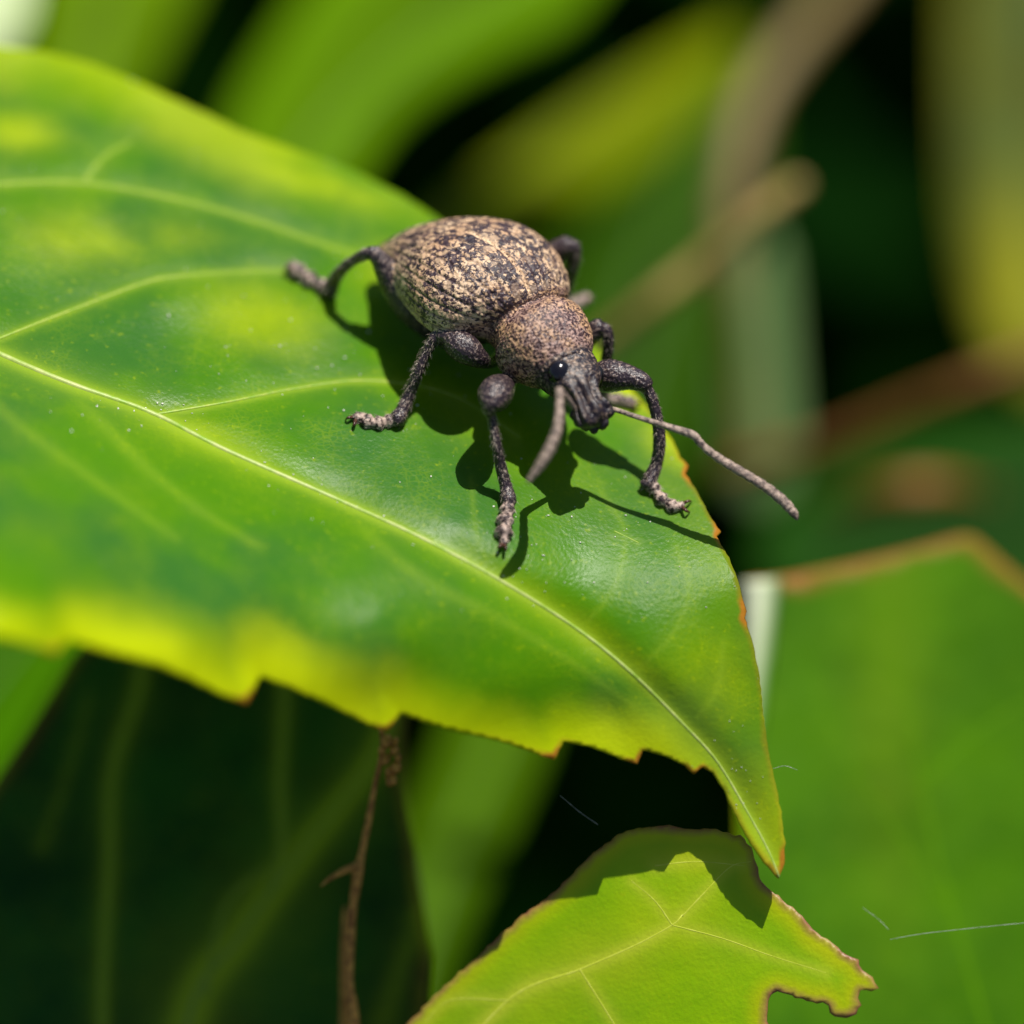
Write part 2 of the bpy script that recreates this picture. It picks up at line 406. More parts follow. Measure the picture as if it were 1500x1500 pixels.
# ================================================================= THE WEEVIL
wv = empty('weevil', at_h(793, 500, 0), 'brown and cream speckled weevil walking over the large green leaf', 'weevil')
n_cam = np.array([0.19, 0.676, 0.71]); n_w = n_cam[0] * R_ + n_cam[1] * U_ + n_cam[2] * B_; n_w /= np.linalg.norm(n_w)
srcV, srcF, tagv = [], [], []                # every source vertex: (kind, s, phi)
def add_src(V, F, kind, s=None, phi=None):
    k = sum(len(a) for a in srcV); srcV.append(V); srcF.extend([[k + i for i in f] for f in F])
    s = np.zeros(len(V)) if s is None else s; phi = np.zeros(len(V)) if phi is None else phi
    tagv.append(np.stack([np.full(len(V), kind, float), s, phi], 1))
# spine stations: px, py, Z, half width, height up, height down (photo px)
ST = [(559, 364, -0.406, 3, 3, 3), (566, 366, -0.386, 22, 14, 12), (586, 373, -0.347, 40, 34, 20), (616, 383, -0.283, 68, 57, 28), (654, 397, -0.209, 97, 77, 36), (692, 413, -0.134, 118, 88, 46),
      (724, 431, -0.080, 120, 88, 54), (748, 450, -0.036, 106, 77, 55), (760, 464, -0.011, 84, 62, 52), (764, 472, -0.002, 58, 50, 50), (769, 477, 0.007, 58, 50, 50), (779, 486, 0.021, 70, 62, 56),
      (792, 499, 0.046, 76, 69, 62), (807, 514, 0.080, 71, 62, 58), (820, 529, 0.110, 58, 50, 52), (827, 538, 0.125, 48, 40, 44), (834, 547, 0.140, 46, 37, 40), (843, 560, 0.190, 40, 30, 33), (850, 572, 0.220, 29, 22, 27),
      (856, 583, 0.235, 23, 17, 24), (861, 593, 0.245, 24, 16, 24), (866, 602, 0.250, 31, 17, 24), (870, 611, 0.245, 33, 16, 22), (873, 619, 0.240, 23, 11, 14), (874, 624, 0.235, 3, 3, 3)]
K = np.array([[*P(a, b, z), w / PPC, u / PPC, d / PPC] for a, b, z, w, u, d in ST])
NS, NA = 240, 96
sp_ = resample(K, NS); c = sp_[:, :3]
T = np.gradient(c, axis=0); T /= np.linalg.norm(T, axis=1)[:, None]
for _ in range(6): T[1:-1] = (T[:-2] + T[1:-1] * 2 + T[2:]) / 4
T /= np.linalg.norm(T, axis=1)[:, None]
Up = n_w - (T @ n_w)[:, None] * T; Up /= np.linalg.norm(Up, axis=1)[:, None]; Lf = np.cross(Up, T)
ph = np.linspace(0, 2 * math.pi, NA, endpoint=False); cs, sn = np.cos(ph), np.sin(ph)
ex = 0.92
V = []
for i in range(NS):
    w, hu, hd = sp_[i, 3:]
    hh = np.where(sn > 0, hu, hd)
    V.append(c[i] + (np.sign(cs) * np.abs(cs)**ex * w)[:, None] * Lf[i] + (np.sign(sn) * np.abs(sn)**ex * hh)[:, None] * Up[i])
V = np.vstack(V + [c[:1], c[-1:]]); F = []
for i in range(NS - 1):
    for j in range(NA):
        k = (j + 1) % NA; F.append([i * NA + j, i * NA + k, (i + 1) * NA + k, (i + 1) * NA + j])
for j in range(NA):
    k = (j + 1) % NA; F.append([NS * NA, k, j]); F.append([NS * NA + 1, (NS - 1) * NA + j, (NS - 1) * NA + k])
# arc-length position of each station so that regions can be named
dK = np.concatenate([[0], np.cumsum(np.linalg.norm(np.diff(K[:, :3], axis=0), axis=1))]); dK /= dK[-1]
S_EL, S_PR = dK[9], dK[15]                    # end of wing cases, end of pronotum
add_src(V, F, 0, np.concatenate([np.repeat(np.linspace(0, 1, NS), NA), [0, 1]]), np.concatenate([np.tile(ph, NS), [0, 0]]))

legs_axis = []
def limb(pts, kind=1, n=60, seg=16):
    w = np.array([[*at_h(a, b, h * (1 + .42 * min(1, max(0, (h - .05) / .08)))), r / PPC] for a, b, h, r in pts])
    V, F, q = tube(w, n, seg); add_src(V, F, kind, np.repeat(0.0, len(V))); return q
def bead(px, py, h, rx, kind=2):
    cc = at_h(px, py, h); k = 14; th = np.linspace(0, math.pi, k)
    V, F, _ = tube(np.array([[*(cc + np.array(d) * rx / PPC), r / PPC] for d, r in (((-.8, 0, 0), rx * .5), ((0, 0, 0), rx), ((.8, 0, 0), rx * .5))]), 10, 10)
    add_src(V, F, kind)
LEG = {
 'rf': [[(785, 525, .11, 15), (768, 540, .12, 11), (750, 558, .13, 10), (736, 567, .18, 20), (726, 577, .22, 26.5), (720, 590, .225, 21), (717, 599, .215, 13), (718, 604, .205, 10)],
        [(718, 600, .21, 9.5), (722, 622, .175, 8), (727, 650, .135, 9), (734, 685, .09, 10), (741, 712, .055, 11), (745, 732, .035, 14), (746, 740, .028, 11)],
        [(745, 738, .03, 8, 11), (743, 748, .022, 12), (742, 755, .02, 8), (740, 763, .018, 14), (740, 772, .016, 8), (738, 781, .015, 15), (738, 790, .013, 7), (738, 799, .012, 5)]],
 'lf': [[(868, 566, .14, 13), (876, 556, .18, 20), (889, 551, .205, 25), (905, 551, .22, 23), (925, 554, .225, 18), (940, 560, .225, 15), (948, 567, .215, 12)],
        [(943, 562, .222, 11), (953, 580, .20, 10), (962, 610, .16, 10), (966, 645, .115, 11), (962, 678, .07, 11), (953, 700, .04, 13), (947, 708, .032, 12), (939, 706, .035, 5)],
        [(953, 706, .03, 7), (959, 716, .022, 10), (963, 722, .02, 6), (970, 731, .018, 11), (976, 735, .015, 6.5), (985, 741, .014, 11), (994, 742, .014, 6), (1000, 738, .016, 5)]],
 'rm': [[(735, 522, .12, 12), (717, 531, .16, 9), (702, 525, .195, 15), (686, 514, .215, 22), (670, 503, .22, 22), (655, 493, .22, 15), (643, 490, .215, 12)],
        [(646, 488, .218, 10), (636, 496, .205, 11), (625, 516, .17, 9), (612, 545, .125, 10), (600, 575, .08, 11), (590, 600, .045, 12), (582, 614, .028, 15), (577, 618, .022, 11)],
        [(578, 616, .022, 8), (569, 617, .016, 11), (563, 618, .015, 7.5), (554, 620, .014, 12), (547, 620, .013, 8), (538, 617, .014, 12), (530, 611, .014, 7), (524, 611, .014, 8), (517, 613, .012, 5)]],
 'rh': [[(660, 500, .05, 13), (632, 482, .08, 18), (602, 450, .12, 24), (582, 420, .155, 24), (567, 396, .19, 19), (556, 379, .215, 14), (549, 372, .225, 12)],
        [(555, 369, .225, 11), (540, 371, .22, 11), (520, 380, .18, 9), (502, 394, .13, 10), (490, 410, .08, 12), (483, 425, .04, 15), (480, 432, .03, 12)],
        [(480, 426, .025, 9), (470, 418, .02, 12), (463, 414, .02, 8), (454, 409, .018, 14), (447, 404, .018, 8), (438, 398, .018, 13), (429, 391, .02, 9), (424, 386, .018, 5)]],
 'lm': [[(830, 520, .13, 14), (848, 505, .17, 17), (864, 490, .215, 16), (876, 480, .24, 14), (882, 478, .245, 12)],
        [(878, 477, .245, 10), (888, 485, .235, 11), (891, 505, .20, 10), (888, 530, .15, 10), (884, 552, .10, 11), (882, 572, .05, 13), (884, 582, .03, 10)],
        [(884, 580, .03, 7), (894, 584, .02, 8), (904, 585, .018, 10), (914, 587, .016, 8), (924, 589, .016, 9), (930, 590, .014, 5)]],
 'lh': [[(760, 440, .10, 16), (790, 400, .16, 20), (812, 374, .21, 20), (826, 362, .24, 16), (836, 358, .25, 14)],
        [(830, 357, .25, 12), (842, 362, .245, 11), (842, 380, .21, 11), (836, 405, .15, 10), (828, 430, .09, 11), (820, 448, .045, 13), (816, 455, .03, 11)],
        [(818, 452, .03, 8), (828, 450, .02, 9), (838, 446, .018, 10), (848, 442, .016, 8), (857, 438, .014, 9), (863, 436, .012, 5)]],
}
tib = []
for k, (fe, ti, ta) in LEG.items():
    limb([p[:4] for p in fe], 1); tib.append((limb([(*p[:3], p[3] * .86) for p in ti], 1), 1)); tib.append((limb([p[:4] for p in ta], 2, 50, 12), 2))
# jaws and feeler sockets at the snout's end
for a, b, z, r in ((846, 609, .245, 12), (889, 604, .22, 12), (858, 622, .23, 11), (882, 620, .23, 11), (870, 627, .22, 8)):
    cc = P(a, b, z)
    V, F, _ = tube(np.array([[*(cc + U_ * .02), r * .7 / PPC], [*cc, r / PPC], [*(cc - U_ * .018), r * .6 / PPC]]), 10, 10); add_src(V, F, 3)
SV = np.vstack(srcV); ST_ = np.vstack(tagv)
tmp = bpy.data.meshes.new('tmp'); tmp.from_pydata(SV.tolist(), [], srcF); tmp.update()
to = bpy.data.objects.new('tmp', tmp); SC.collection.objects.link(to)
rm_ = to.modifiers.new('r', 'REMESH'); rm_.mode = 'VOXEL'; rm_.voxel_size = 0.0034; rm_.use_smooth_shade = True
sm_ = to.modifiers.new('s', 'SMOOTH'); sm_.iterations = 2; sm_.factor = 0.5
dg = bpy.context.evaluated_depsgraph_get(); me = bpy.data.meshes.new_from_object(to.evaluated_get(dg))
bpy.data.objects.remove(to); bpy.data.meshes.remove(tmp)
nv = len(me.vertices); co_ = np.zeros(nv * 3); me.vertices.foreach_get('co', co_); co_ = co_.reshape(-1, 3)
no_ = np.zeros(nv * 3); me.vertices.foreach_get('normal', no_); no_ = no_.reshape(-1, 3)
kd = kdtree.KDTree(len(SV))
for i, v in enumerate(SV): kd.insert(v, i)
kd.balance()
near = np.array([kd.find(v)[1] for v in co_]); A_ = ST_[near]
kind, s_, phi_ = A_.T
# refine s on the trunk from the spine itself
trunk = kind == 0
idx = np.where(trunk)[0]
for ch in np.array_split(idx, 60):
    rel = co_[ch][:, None] - c[None]; al = np.abs((rel * T[None]).sum(2)) + 0.15 * np.linalg.norm(rel, axis=2)
    j = al.argmin(1); r_ = co_[ch] - c[j]
    off = (r_ * T[j]).sum(1) / (np.linalg.norm(np.diff(c, axis=0), axis=1).sum())
    s_[ch] = j / (NS - 1) + off
    wd = np.maximum(sp_[j, 3], 1e-3); hu = np.where((r_ * Up[j]).sum(1) > 0, sp_[j, 4], sp_[j, 5])
    phi_[ch] = np.arctan2((r_ * Up[j]).sum(1) / np.maximum(hu, 1e-3), (r_ * Lf[j]).sum(1) / wd)
sm = lambda a, b, x: np.clip((x - a) / (b - a), 0, 1)**2 * (3 - 2 * np.clip((x - a) / (b - a), 0, 1))
el = trunk * (1 - sm(S_EL - .004, S_EL + .006, s_)) * sm(-0.55, -0.35, phi_) * (phi_ > -1.6) + trunk * (1 - sm(S_EL - .004, S_EL + .006, s_)) * (phi_ > 2.6)
el = np.clip(el + trunk * (1 - sm(S_EL - .004, S_EL + .006, s_)) * (phi_ < -2.7), 0, 1)
pr_ = trunk * sm(S_EL - .004, S_EL + .008, s_) * (1 - sm(S_PR - .01, S_PR + .01, s_))
hd_ = trunk * sm(S_PR - .01, S_PR + .01, s_)
th = phi_ - math.pi / 2                       # angle from the midline of the back
nst = 10
fr = np.abs(((np.abs(th) / (math.pi * 0.62) * nst) % 1) - 0.5) * 2      # 1 on a groove
groove = np.clip((fr - 0.55) / 0.45, 0, 1)**1.5
pit = 0.5 + 0.5 * np.sin(s_ * 260 + np.floor(np.abs(th) * 8) * 2.1)
fade = sm(0.03, 0.12, s_)
disp = -el * fade * groove * (0.0022 + 0.0036 * pit)
disp += -el * 0.005 * np.exp(-(np.abs(th) / 0.035)**2)                  # the seam between the wing cases
def vnoise(q, f, seed):
    r = np.random.default_rng(seed); w = r.normal(0, 1, (14, 3)); w /= np.linalg.norm(w, axis=1)[:, None]
    return np.sin((q @ w.T) * f * (0.7 + 0.6 * r.random(14)) + r.random(14) * 6.28).sum(1) / 5
rel = co_ - c[NS // 2]
disp += (el * 0.0011 + pr_ * 0.0016 + hd_ * 0.0010 + (kind > 0) * 0.0007) * vnoise(rel, 420, 1)
disp += (el * 0.0013 + pr_ * 0.0008) * vnoise(rel, 160, 2)
# ridges down the snout
sn_m = trunk * sm(S_PR + .09, S_PR + .13, s_) * (1 - sm(.955, .985, s_)) * (np.abs(th) < 1.3)
disp += sn_m * 0.009 * np.cos(th * 7.5)
co_ += no_ * disp[:, None]
pl = np.array(wv.location); me.vertices.foreach_set('co', (co_ - pl).ravel()); me.update()
for nme, a in dict(wing=el, pron=pr_, head=hd_, leg=(kind == 1), foot=(kind == 2), jaw=(kind == 3), groove=groove * el * fade,
                   side=np.clip(np.abs(th) / 2.0, 0, 1), along=s_, theta=th).items():
    t = me.attributes.new(nme, 'FLOAT', 'POINT'); t.data.foreach_set('value', np.asarray(a, np.float32))

s = NT('weevil_cuticle')
n1 = s.noise(26, 5, 0.6); n2 = s.noise(95, 3, 0.6); n3 = s.noise(9, 3)
cd = s.co(); wob = s.n('VectorMath', operation='MULTIPLY_ADD'); nn = s.n('TexNoise'); nn.inputs['Scale'].default_value = 30
s.l(cd, nn.inputs['Vector']); s.l(nn.outputs['Color'], wob.inputs[0]); wob.inputs[1].default_value = (.03, .03, .03); s.l(cd, wob.inputs[2])
v1 = s.vor(19, 'F1', wob.outputs[0]).outputs['Distance']; v2 = s.vor(42, 'F1', wob.outputs[0]).outputs['Distance']; v3 = s.vor(85, 'F1').outputs['Distance']
cx = s.n('CombineXYZ'); s.l(s.math('MULTIPLY', s.attr('along'), 1.15), cx.inputs[0]); s.l(s.math('MULTIPLY', s.attr('theta'), 0.30), cx.inputs[1])
cw = s.n('VectorMath', operation='MULTIPLY_ADD'); s.l(nn.outputs['Color'], cw.inputs[0]); cw.inputs[1].default_value = (.035, .02, 0); s.l(cx.outputs[0], cw.inputs[2])
cm = s.n('Mapping'); cm.inputs['Scale'].default_value = (22, 24, 1); s.l(cw.outputs[0], cm.inputs[0])
v1 = s.vor(1.0, 'F1', cm.outputs[0], 0.75).outputs['Distance']
cm2 = s.n('Mapping'); cm2.inputs['Scale'].default_value = (18, 95, 1); s.l(cw.outputs[0], cm2.inputs[0]); strk = s.noise(1.0, 3, 0.6, cm2.outputs[0])
mott = s.noise(50, 4, 0.75, wob.outputs[0]); big_n = s.noise(13, 3)
lvl = s.math('ADD', mott, s.math('MULTIPLY', s.math('SUBTRACT', s.attr('side'), 0.42), 0.12))
lvl = s.math('ADD', lvl, s.math('MULTIPLY', s.math('SUBTRACT', big_n, 0.5), 0.28))
lvl = s.math('ADD', lvl, s.math('MULTIPLY', s.math('SUBTRACT', strk, 0.5), 0.24))
spot = s.math('MULTIPLY', s.mr(lvl, 0.49, 0.55), 0.9)
v1b = s.vor(17, 'F1', wob.outputs[0]).outputs['Distance']
spot = s.math('MAXIMUM', spot, s.math('MULTIPLY', s.mr(v1b, 0.26, 0.38, 1, 0), s.math('MULTIPLY', s.mr(big_n, 0.25, 0.40), s.mr(s.attr('along'), 0.22, 0.5, 1, 0.25))))
spot = s.math('MAXIMUM', spot, s.math('MULTIPLY', s.mr(v1, 0.20, 0.28, 1, 0), 0.8))
spot = s.math('MULTIPLY', spot, s.mr(s.attr('groove'), 0.1, 0.8, 1, 0.5))
seam = s.mr(s.math('ABSOLUTE', s.attr('theta')), 0.02, 0.05, 1, 0)
spot = s.math('MAXIMUM', spot, s.math('MULTIPLY', seam, s.mr(n2, 0.4, 0.5)))
base = s.mix(s.mr(n1, 0.3, 0.7), (0.008, 0.005, 0.012), (0.06, 0.03, 0.036))  # dark cuticle, its purple tint painted in for the reflected sky
cream = s.mix(s.mr(n3, .35, .65), (0.56, 0.34, 0.19), (0.76, 0.54, 0.34))
wing = s.mix(spot, base, cream)
fine = s.mr(s.noise(85, 4, 0.75, wob.outputs[0]), 0.47, 0.54)
hn = s.noise(10, 2)
gran = s.mr(v3, 0.15, 0.5, 1, 0)
pron = s.mix(s.math('MULTIPLY', fine, .95), (0.030, 0.010, 0.016), s.mix(s.mr(hn, .4, .6), (0.56, 0.34, 0.18), (0.38, 0.24, 0.20)))
head = s.mix(s.math('MULTIPLY', s.mr(s.noise(70, 4, 0.75), 0.52, 0.60), s.mr(s.attr('along'), .90, .82, .35, .75)), (0.012, 0.008, 0.014), (0.48, 0.34, 0.24))
leg = s.mix(s.math('MULTIPLY', s.mr(n2, 0.54, 0.66), 0.5), (0.026, 0.017, 0.022), (0.46, 0.34, 0.28))
foot = s.mix(s.mr(s.noise(50, 3), 0.45, 0.55), (0.030, 0.016, 0.018), (0.46, 0.34, 0.28))
col = s.mix(s.attr('wing'), leg, wing); col = s.mix(s.attr('pron'), col, pron); col = s.mix(s.attr('head'), col, head); col = s.mix(s.attr('foot'), col, foot); col = s.mix(s.attr('jaw'), col, (0.012, 0.008, 0.012))
bp = s.bump(mott, 0.5, 0.008); bp = s.bump(n2, 0.55, 0.005, bp); bp = s.bump(v3, 0.35, 0.003, bp)
pb = s.n('BsdfPrincipled'); s.l(col, pb.inputs['Base Color']); s.l(bp, pb.inputs['Normal'])
s.put(pb.inputs['Roughness'], s.math('SUBTRACT', s.mr(s.attr('leg'), 0, 1, 0.46, 0.26), s.math('MULTIPLY', s.attr('head'), 0.18))); pb.inputs['Specular IOR Level'].default_value = 0.5
s.l(pb.outputs[0], s.o.inputs[0])
me.materials.clear(); me.materials.append(s.m)
me.polygons.foreach_set('use_smooth', np.ones(len(me.polygons), bool))
body = bpy.data.objects.new('body', me); SC.collection.objects.link(body); body.parent = wv

M_eye = simple_material('eye_black', (0.004, 0.004, 0.006), (0.008, 0.007, 0.012), 40, 0.16, 0.1, 0.001)
for px, py, Z, r in ((819, 546, .225, 17.5), (871, 549, .13, 14)):
    cc = P(px, py, Z); th_ = np.linspace(0, math.pi, 16); V = []; F = []
    for t in th_:
        for a in np.linspace(0, 2 * math.pi, 24, endpoint=False):
            V.append(cc + r / PPC * (math.cos(t) * B_ * .9 + math.sin(t) * (math.cos(a) * R_ + math.sin(a) * U_ * 1.1)))
    for i in range(15):
        for j in range(24): F.append([i * 24 + j, (i + 1) * 24 + j, (i + 1) * 24 + (j + 1) % 24, i * 24 + (j + 1) % 24])
    link('eye', V, F, M_eye, wv)

M_ant = simple_material('antenna_brown', (0.03, 0.018, 0.02), (0.48, 0.36, 0.28), 60, 0.45, 1.0, 0.006)
def antenna(scape, fun, n_seg):
    root = None
    V, F, _ = tube(np.array([[*P(a, b, z), r * .85 / PPC] for a, b, z, r in scape]), 50, 14, 0.12)
    root = link('antenna', V, F, M_ant, wv)
    q = resample(np.array(fun, float), 200); d = np.linspace(0, 1, n_seg + 1)
    for i in range(n_seg):
        t0, t1 = d[i], d[i + 1]; ks = [t0 + (t1 - t0) * f for f in (0.0, .12, .5, .85, 1.0)]; pr = []
        for t, m in zip(ks, (.84, .92, 1.0, 1.0, .90)):
            a, b, z, r = [np.interp(t, np.linspace(0, 1, 200), q[:, j]) for j in range(4)]
            pr.append([*P(a, b, z), r * m * .86 / PPC])
        V, F, _ = tube(np.array(pr), 14, 14, 0.14)
        link('antenna_segment', V, F, M_ant, root)
    return root
antenna([(880, 598, .19, 5), (900, 600, .20, 4.5), (940, 613, .22, 4.6), (985, 627, .23, 6), (1012, 636, .235, 7.5), (1022, 643, .235, 7)],
        [(1018, 640, .235, 6.5), (1035, 658, .235, 7), (1060, 676, .235, 8), (1095, 697, .235, 8.5), (1125, 716, .235, 9), (1148, 735, .23, 9.5), (1163, 752, .23, 7.5), (1168, 761, .23, 2.5)], 11)
antenna([(849, 604, .24, 5), (840, 596, .28, 5), (830, 584, .34, 6), (822, 575, .39, 7), (819, 572, .42, 7)],
        [(820, 572, .42, 7), (820, 590, .45, 7.5), (819, 612, .48, 8.5), (814, 636, .50, 9.5), (804, 660, .51, 10.5), (791, 682, .51, 9), (779, 698, .51, 6), (773, 708, .51, 2)], 11)

M_claw = simple_material('claw_dark', (0.03, 0.012, 0.008), (0.09, 0.035, 0.02), 60, 0.3, 0.2, 0.002)
for (bx, by, bh, dx, dy) in ((738, 797, .014, -3, 9), (999, 740, .015, 13, 2), (520, 612, .013, -9, 8), (427, 390, .018, -5, 8), (929, 590, .014, 6, 6), (861, 437, .013, 6, 3)):
    for q in (-1, 1):
        sx, sy = -dy * .55 * q, dx * .55 * q
        w = [[*at_h(bx + sx * .3, by + sy * .3, bh), 2.8 / PPC], [*at_h(bx + dx * .6 + sx, by + dy * .6 + sy, bh + .012), 2.3 / PPC], [*at_h(bx + dx + sx * 1.1, by + dy + sy * 1.1, .003), .8 / PPC]]
        V, F, _ = tube(np.array(w), 12, 8); link('claw', V, F, M_claw, wv)
# bristles along the shanks and feet
V, F = [], []
for q, kd_ in tib:
    cc = q[:, :3]; tt = np.gradient(cc, axis=0); tt /= np.linalg.norm(tt, axis=1)[:, None]
    for _ in range(230 if kd_ == 1 else 150):
        i = rng.integers(3, len(cc) - 1); r = rng.normal(0, 1, 3); r -= (r @ tt[i]) * tt[i]; r /= np.linalg.norm(r)
        b0 = cc[i] + r * q[i, 3] * 0.95; L = (0.015 if kd_ == 1 else 0.016) * (0.5 + rng.random()); tip = b0 + (r * 0.6 + tt[i] * 0.8) * L
        s1 = np.cross(r, tt[i]) * 0.0009; s2 = tt[i] * 0.0009; k = len(V)
        V += [b0 + s1, b0 - s1 * .5 + s2, b0 - s1 * .5 - s2, tip]; F += [[k, k + 1, k + 3], [k + 1, k + 2, k + 3], [k + 2, k, k + 3]]
M_hair = simple_material('bristle', (0.35, 0.28, 0.22), (0.5, 0.42, 0.34), 40, 0.5, 0.1, 0.001)
tag(link('bristle', V, F, M_hair, wv, smooth=False), kind='stuff')

# ================================================================= LEAVES AND TWIGS AROUND AND BEHIND
def deeper(z): return z * 1.25
def lin(Z0, px0, py0, sx, sy, cur=0.0, ax=(1, 0)):
    def f(px, py):
        dx, dy = (np.asarray(px, float) - px0) / PPC, (np.asarray(py, float) - py0) / PPC
        t = dx * ax[0] + dy * ax[1]
        return Z0 + sx * dx + sy * dy + cur * t * t
    return f

# --- chewed leaf at the bottom
Zc = lin(0.07, 1000, 1350, 0.22, 0.03, -0.06, (0.8, -0.6))
chew_o = [(430, 1740), (470, 1640), (595, 1502), (640, 1456), (668, 1430), (700, 1402), (760, 1345), (800, 1316), (830, 1290), (850, 1268), (880, 1240), (905, 1222), (935, 1213), (970, 1209), (1010, 1214), (1040, 1213), (1065, 1220),
          (1085, 1225), (1100, 1240), (1106, 1262), (1113, 1288), (1122, 1300), (1140, 1312), (1152, 1325), (1168, 1335), (1186, 1355), (1203, 1372), (1220, 1382), (1240, 1399), (1256, 1406), (1262, 1420), (1276, 1432),
          (1288, 1446), (1277, 1452), (1262, 1450), (1256, 1462), (1262, 1474), (1252, 1486), (1238, 1492), (1222, 1490), (1212, 1474), (1196, 1468), (1180, 1466), (1160, 1458), (1140, 1452), (1127, 1458), (1123, 1480), (1125, 1510),
          (1135, 1570), (1100, 1680), (950, 1790), (700, 1820), (520, 1800)]
ch = empty('chewed_leaf', P(520, 1800, float(Zc(520, 1800))), 'bright green leaf with bitten brown edges below the tip of the large leaf', 'leaf')
M_chew = leaf_material('chewed_leaf', green=(0.40, 0.64, 0.001), dark=(0.22, 0.48, 0.001), yellow=(0.55, 0.62, 0.004), spec=0.3, veinc=(0.62, 0.72, 0.04), rim=(0.34, 0.13, 0.08), margin=0.10, rimw=0.035, rimamt=1.0, rough=0.33)
CV = [[(560, 1780), (640, 1600), (745, 1465), (850, 1420), (930, 1385), (985, 1355), (1000, 1340)], [(1000, 1342), (1030, 1310), (1070, 1270), (1100, 1262)], [(960, 1268), (1020, 1262), (1090, 1268)],
      [(985, 1355), (1060, 1375), (1130, 1400), (1210, 1425)], [(985, 1355), (960, 1320), (925, 1290)], [(745, 1465), (660, 1465), (620, 1500)], [(850, 1420), (900, 1500), (960, 1600)]]
blade('blade', densify(chew_o, 7, 1.2), Zc, 7, M_chew, ch, veins=[(CV[0], 16, 10, .75)] + [(v, 12, 8, .5) for v in CV[1:]], blotches=[(1020, 1255, 80, 25, 5, .8), (900, 1400, 200, 60, -25, .4)],  # blotches paint the highlights as lighter patches
      rimf=lambda x, y: np.ones(len(x)))
M_cv = simple_material('chewed_vein', (0.56, 0.66, 0.03), (0.70, 0.76, 0.10), 20, 0.4, 0.3, 0.004, 0.25)
vein('midrib', CV[0], 5, 2, Zc, M_cv, ch, -0.85)
for v in CV[1:]: vein('vein', v, 2.5, 1, Zc, M_cv, ch, -0.88)

# --- broad leaf at the right
Zr = lin(-1.25, 1250, 1100, -0.25, 0.25, -0.05, (1, 0.2))
ro = smooth_poly([(1086, 862), (1092, 848), (1140, 846), (1230, 828), (1330, 806), (1400, 786), (1425, 784), (1450, 806), (1500, 850), (1600, 930), (1720, 1100), (1760, 1350), (1700, 1650), (1500, 1850), (1250, 1850), (1120, 1650), (1085, 1400), (1078, 1150), (1080, 980)], 1)
rl = empty('broad_leaf', P(1450, 1850, -1.3), 'broad plain green leaf with a brown top edge right of the chewed leaf', 'leaf')
M_r = leaf_material('broad_leaf', green=(0.076, 0.225, 0.0003), dark=(0.045, 0.155, 0.0003), rim=(0.34, 0.14, 0.03), margin=0.02, rimw=0.07, rimamt=1.0, rough=0.45, cell=False, spec=0.1)
blade('blade', densify(ro, 14), Zr, 18, M_r, rl, rimf=lambda x, y: (y < 880) * 1.0, blotches=[(1300, 1000, 60, 400, 0, .12)])
fm = NT('pale_fold'); fc = fm.mix(fm.attr('edge'), (0.66, 0.70, 0.50), (0.075, 0.21, 0.001)); fb = fm.n('BsdfPrincipled'); fm.l(fc, fb.inputs['Base Color'])
fb.inputs['Roughness'].default_value = 0.5; fm.l(fm.bump(fm.noise(20), 0.3, 0.01), fb.inputs['Normal']); fm.l(fb.outputs[0], fm.o.inputs[0]); M_pale = fm.m
M_rv = simple_material('broad_leaf_vein', (0.085, 0.23, 0.001), (0.10, 0.25, 0.001), 20, 0.6, 0.2, 0.004, 0.2, spec=0.05)
# the leaf's pale underside folded over along its left edge
fo, fa = [], []
for t in np.linspace(0, 1, 40):
    y = 852 + 330 * t; w = 62 * (1 - t)**0.6
    for k in np.linspace(0, 1, 8): fo.append(P(1084 + w * k + 6 * t, y - 4 * k, float(Zr(1084 + w * k, y)) + 0.02 + 0.10 * math.sin(k * math.pi) * (1 - t))); fa.append(min(1, k**2.5 + t**1.3))
fq = [[i * 8 + j, (i + 1) * 8 + j, (i + 1) * 8 + j + 1, i * 8 + j + 1] for i in range(39) for j in range(7)]
o = link('folded_edge', fo, fq, M_pale, rl, attrs=dict(edge=fa)); m = o.modifiers.new('t', 'SOLIDIFY'); m.thickness = 0.012
for pts, r in (([(1520, 1800), (1440, 1500), (1370, 1250), (1330, 1050), (1290, 880)], 9), ([(1400, 1350), (1300, 1200), (1220, 1080), (1180, 960)], 5), ([(1350, 1150), (1450, 1060), (1540, 1010)], 5)):
    vein('midrib' if r == 9 else 'vein', pts, r, 3, Zr, M_rv, rl, -0.93)

# --- dark shaded leaf lower left
Zd = lin(-0.95, 350, 1250, 0.05, 0.30, -0.1, (1, 0))
do = smooth_poly([(118, 935), (60, 1040), (-20, 1160), (-120, 1320), (-160, 1560), (0, 1850), (330, 1900), (560, 1700), (640, 1450), (610, 1250), (590, 1120), (600, 960), (500, 860), (250, 850)], 1)
dl = empty('shaded_leaf', P(250, 1900, -1), 'dark shaded leaf with a broad slanting midrib under the large leaf', 'leaf')
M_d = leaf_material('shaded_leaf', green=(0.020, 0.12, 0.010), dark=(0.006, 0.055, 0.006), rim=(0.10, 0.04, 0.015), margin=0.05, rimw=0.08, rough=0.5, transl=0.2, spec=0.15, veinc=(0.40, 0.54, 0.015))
DV = [[(230, 1880), (275, 1500), (350, 1375), (440, 1250), (500, 1175), (548, 1110), (590, 1000)], [(395, 1305), (412, 1240), (410, 1140), (416, 1030), (420, 900)],
      [(170, 1800), (150, 1500), (160, 1260), (165, 1130), (205, 1000), (215, 900)], [(300, 1460), (330, 1330), (390, 1270)], [(60, 1240), (100, 1130), (130, 1020)], [(560, 1500), (600, 1380), (620, 1300)]]
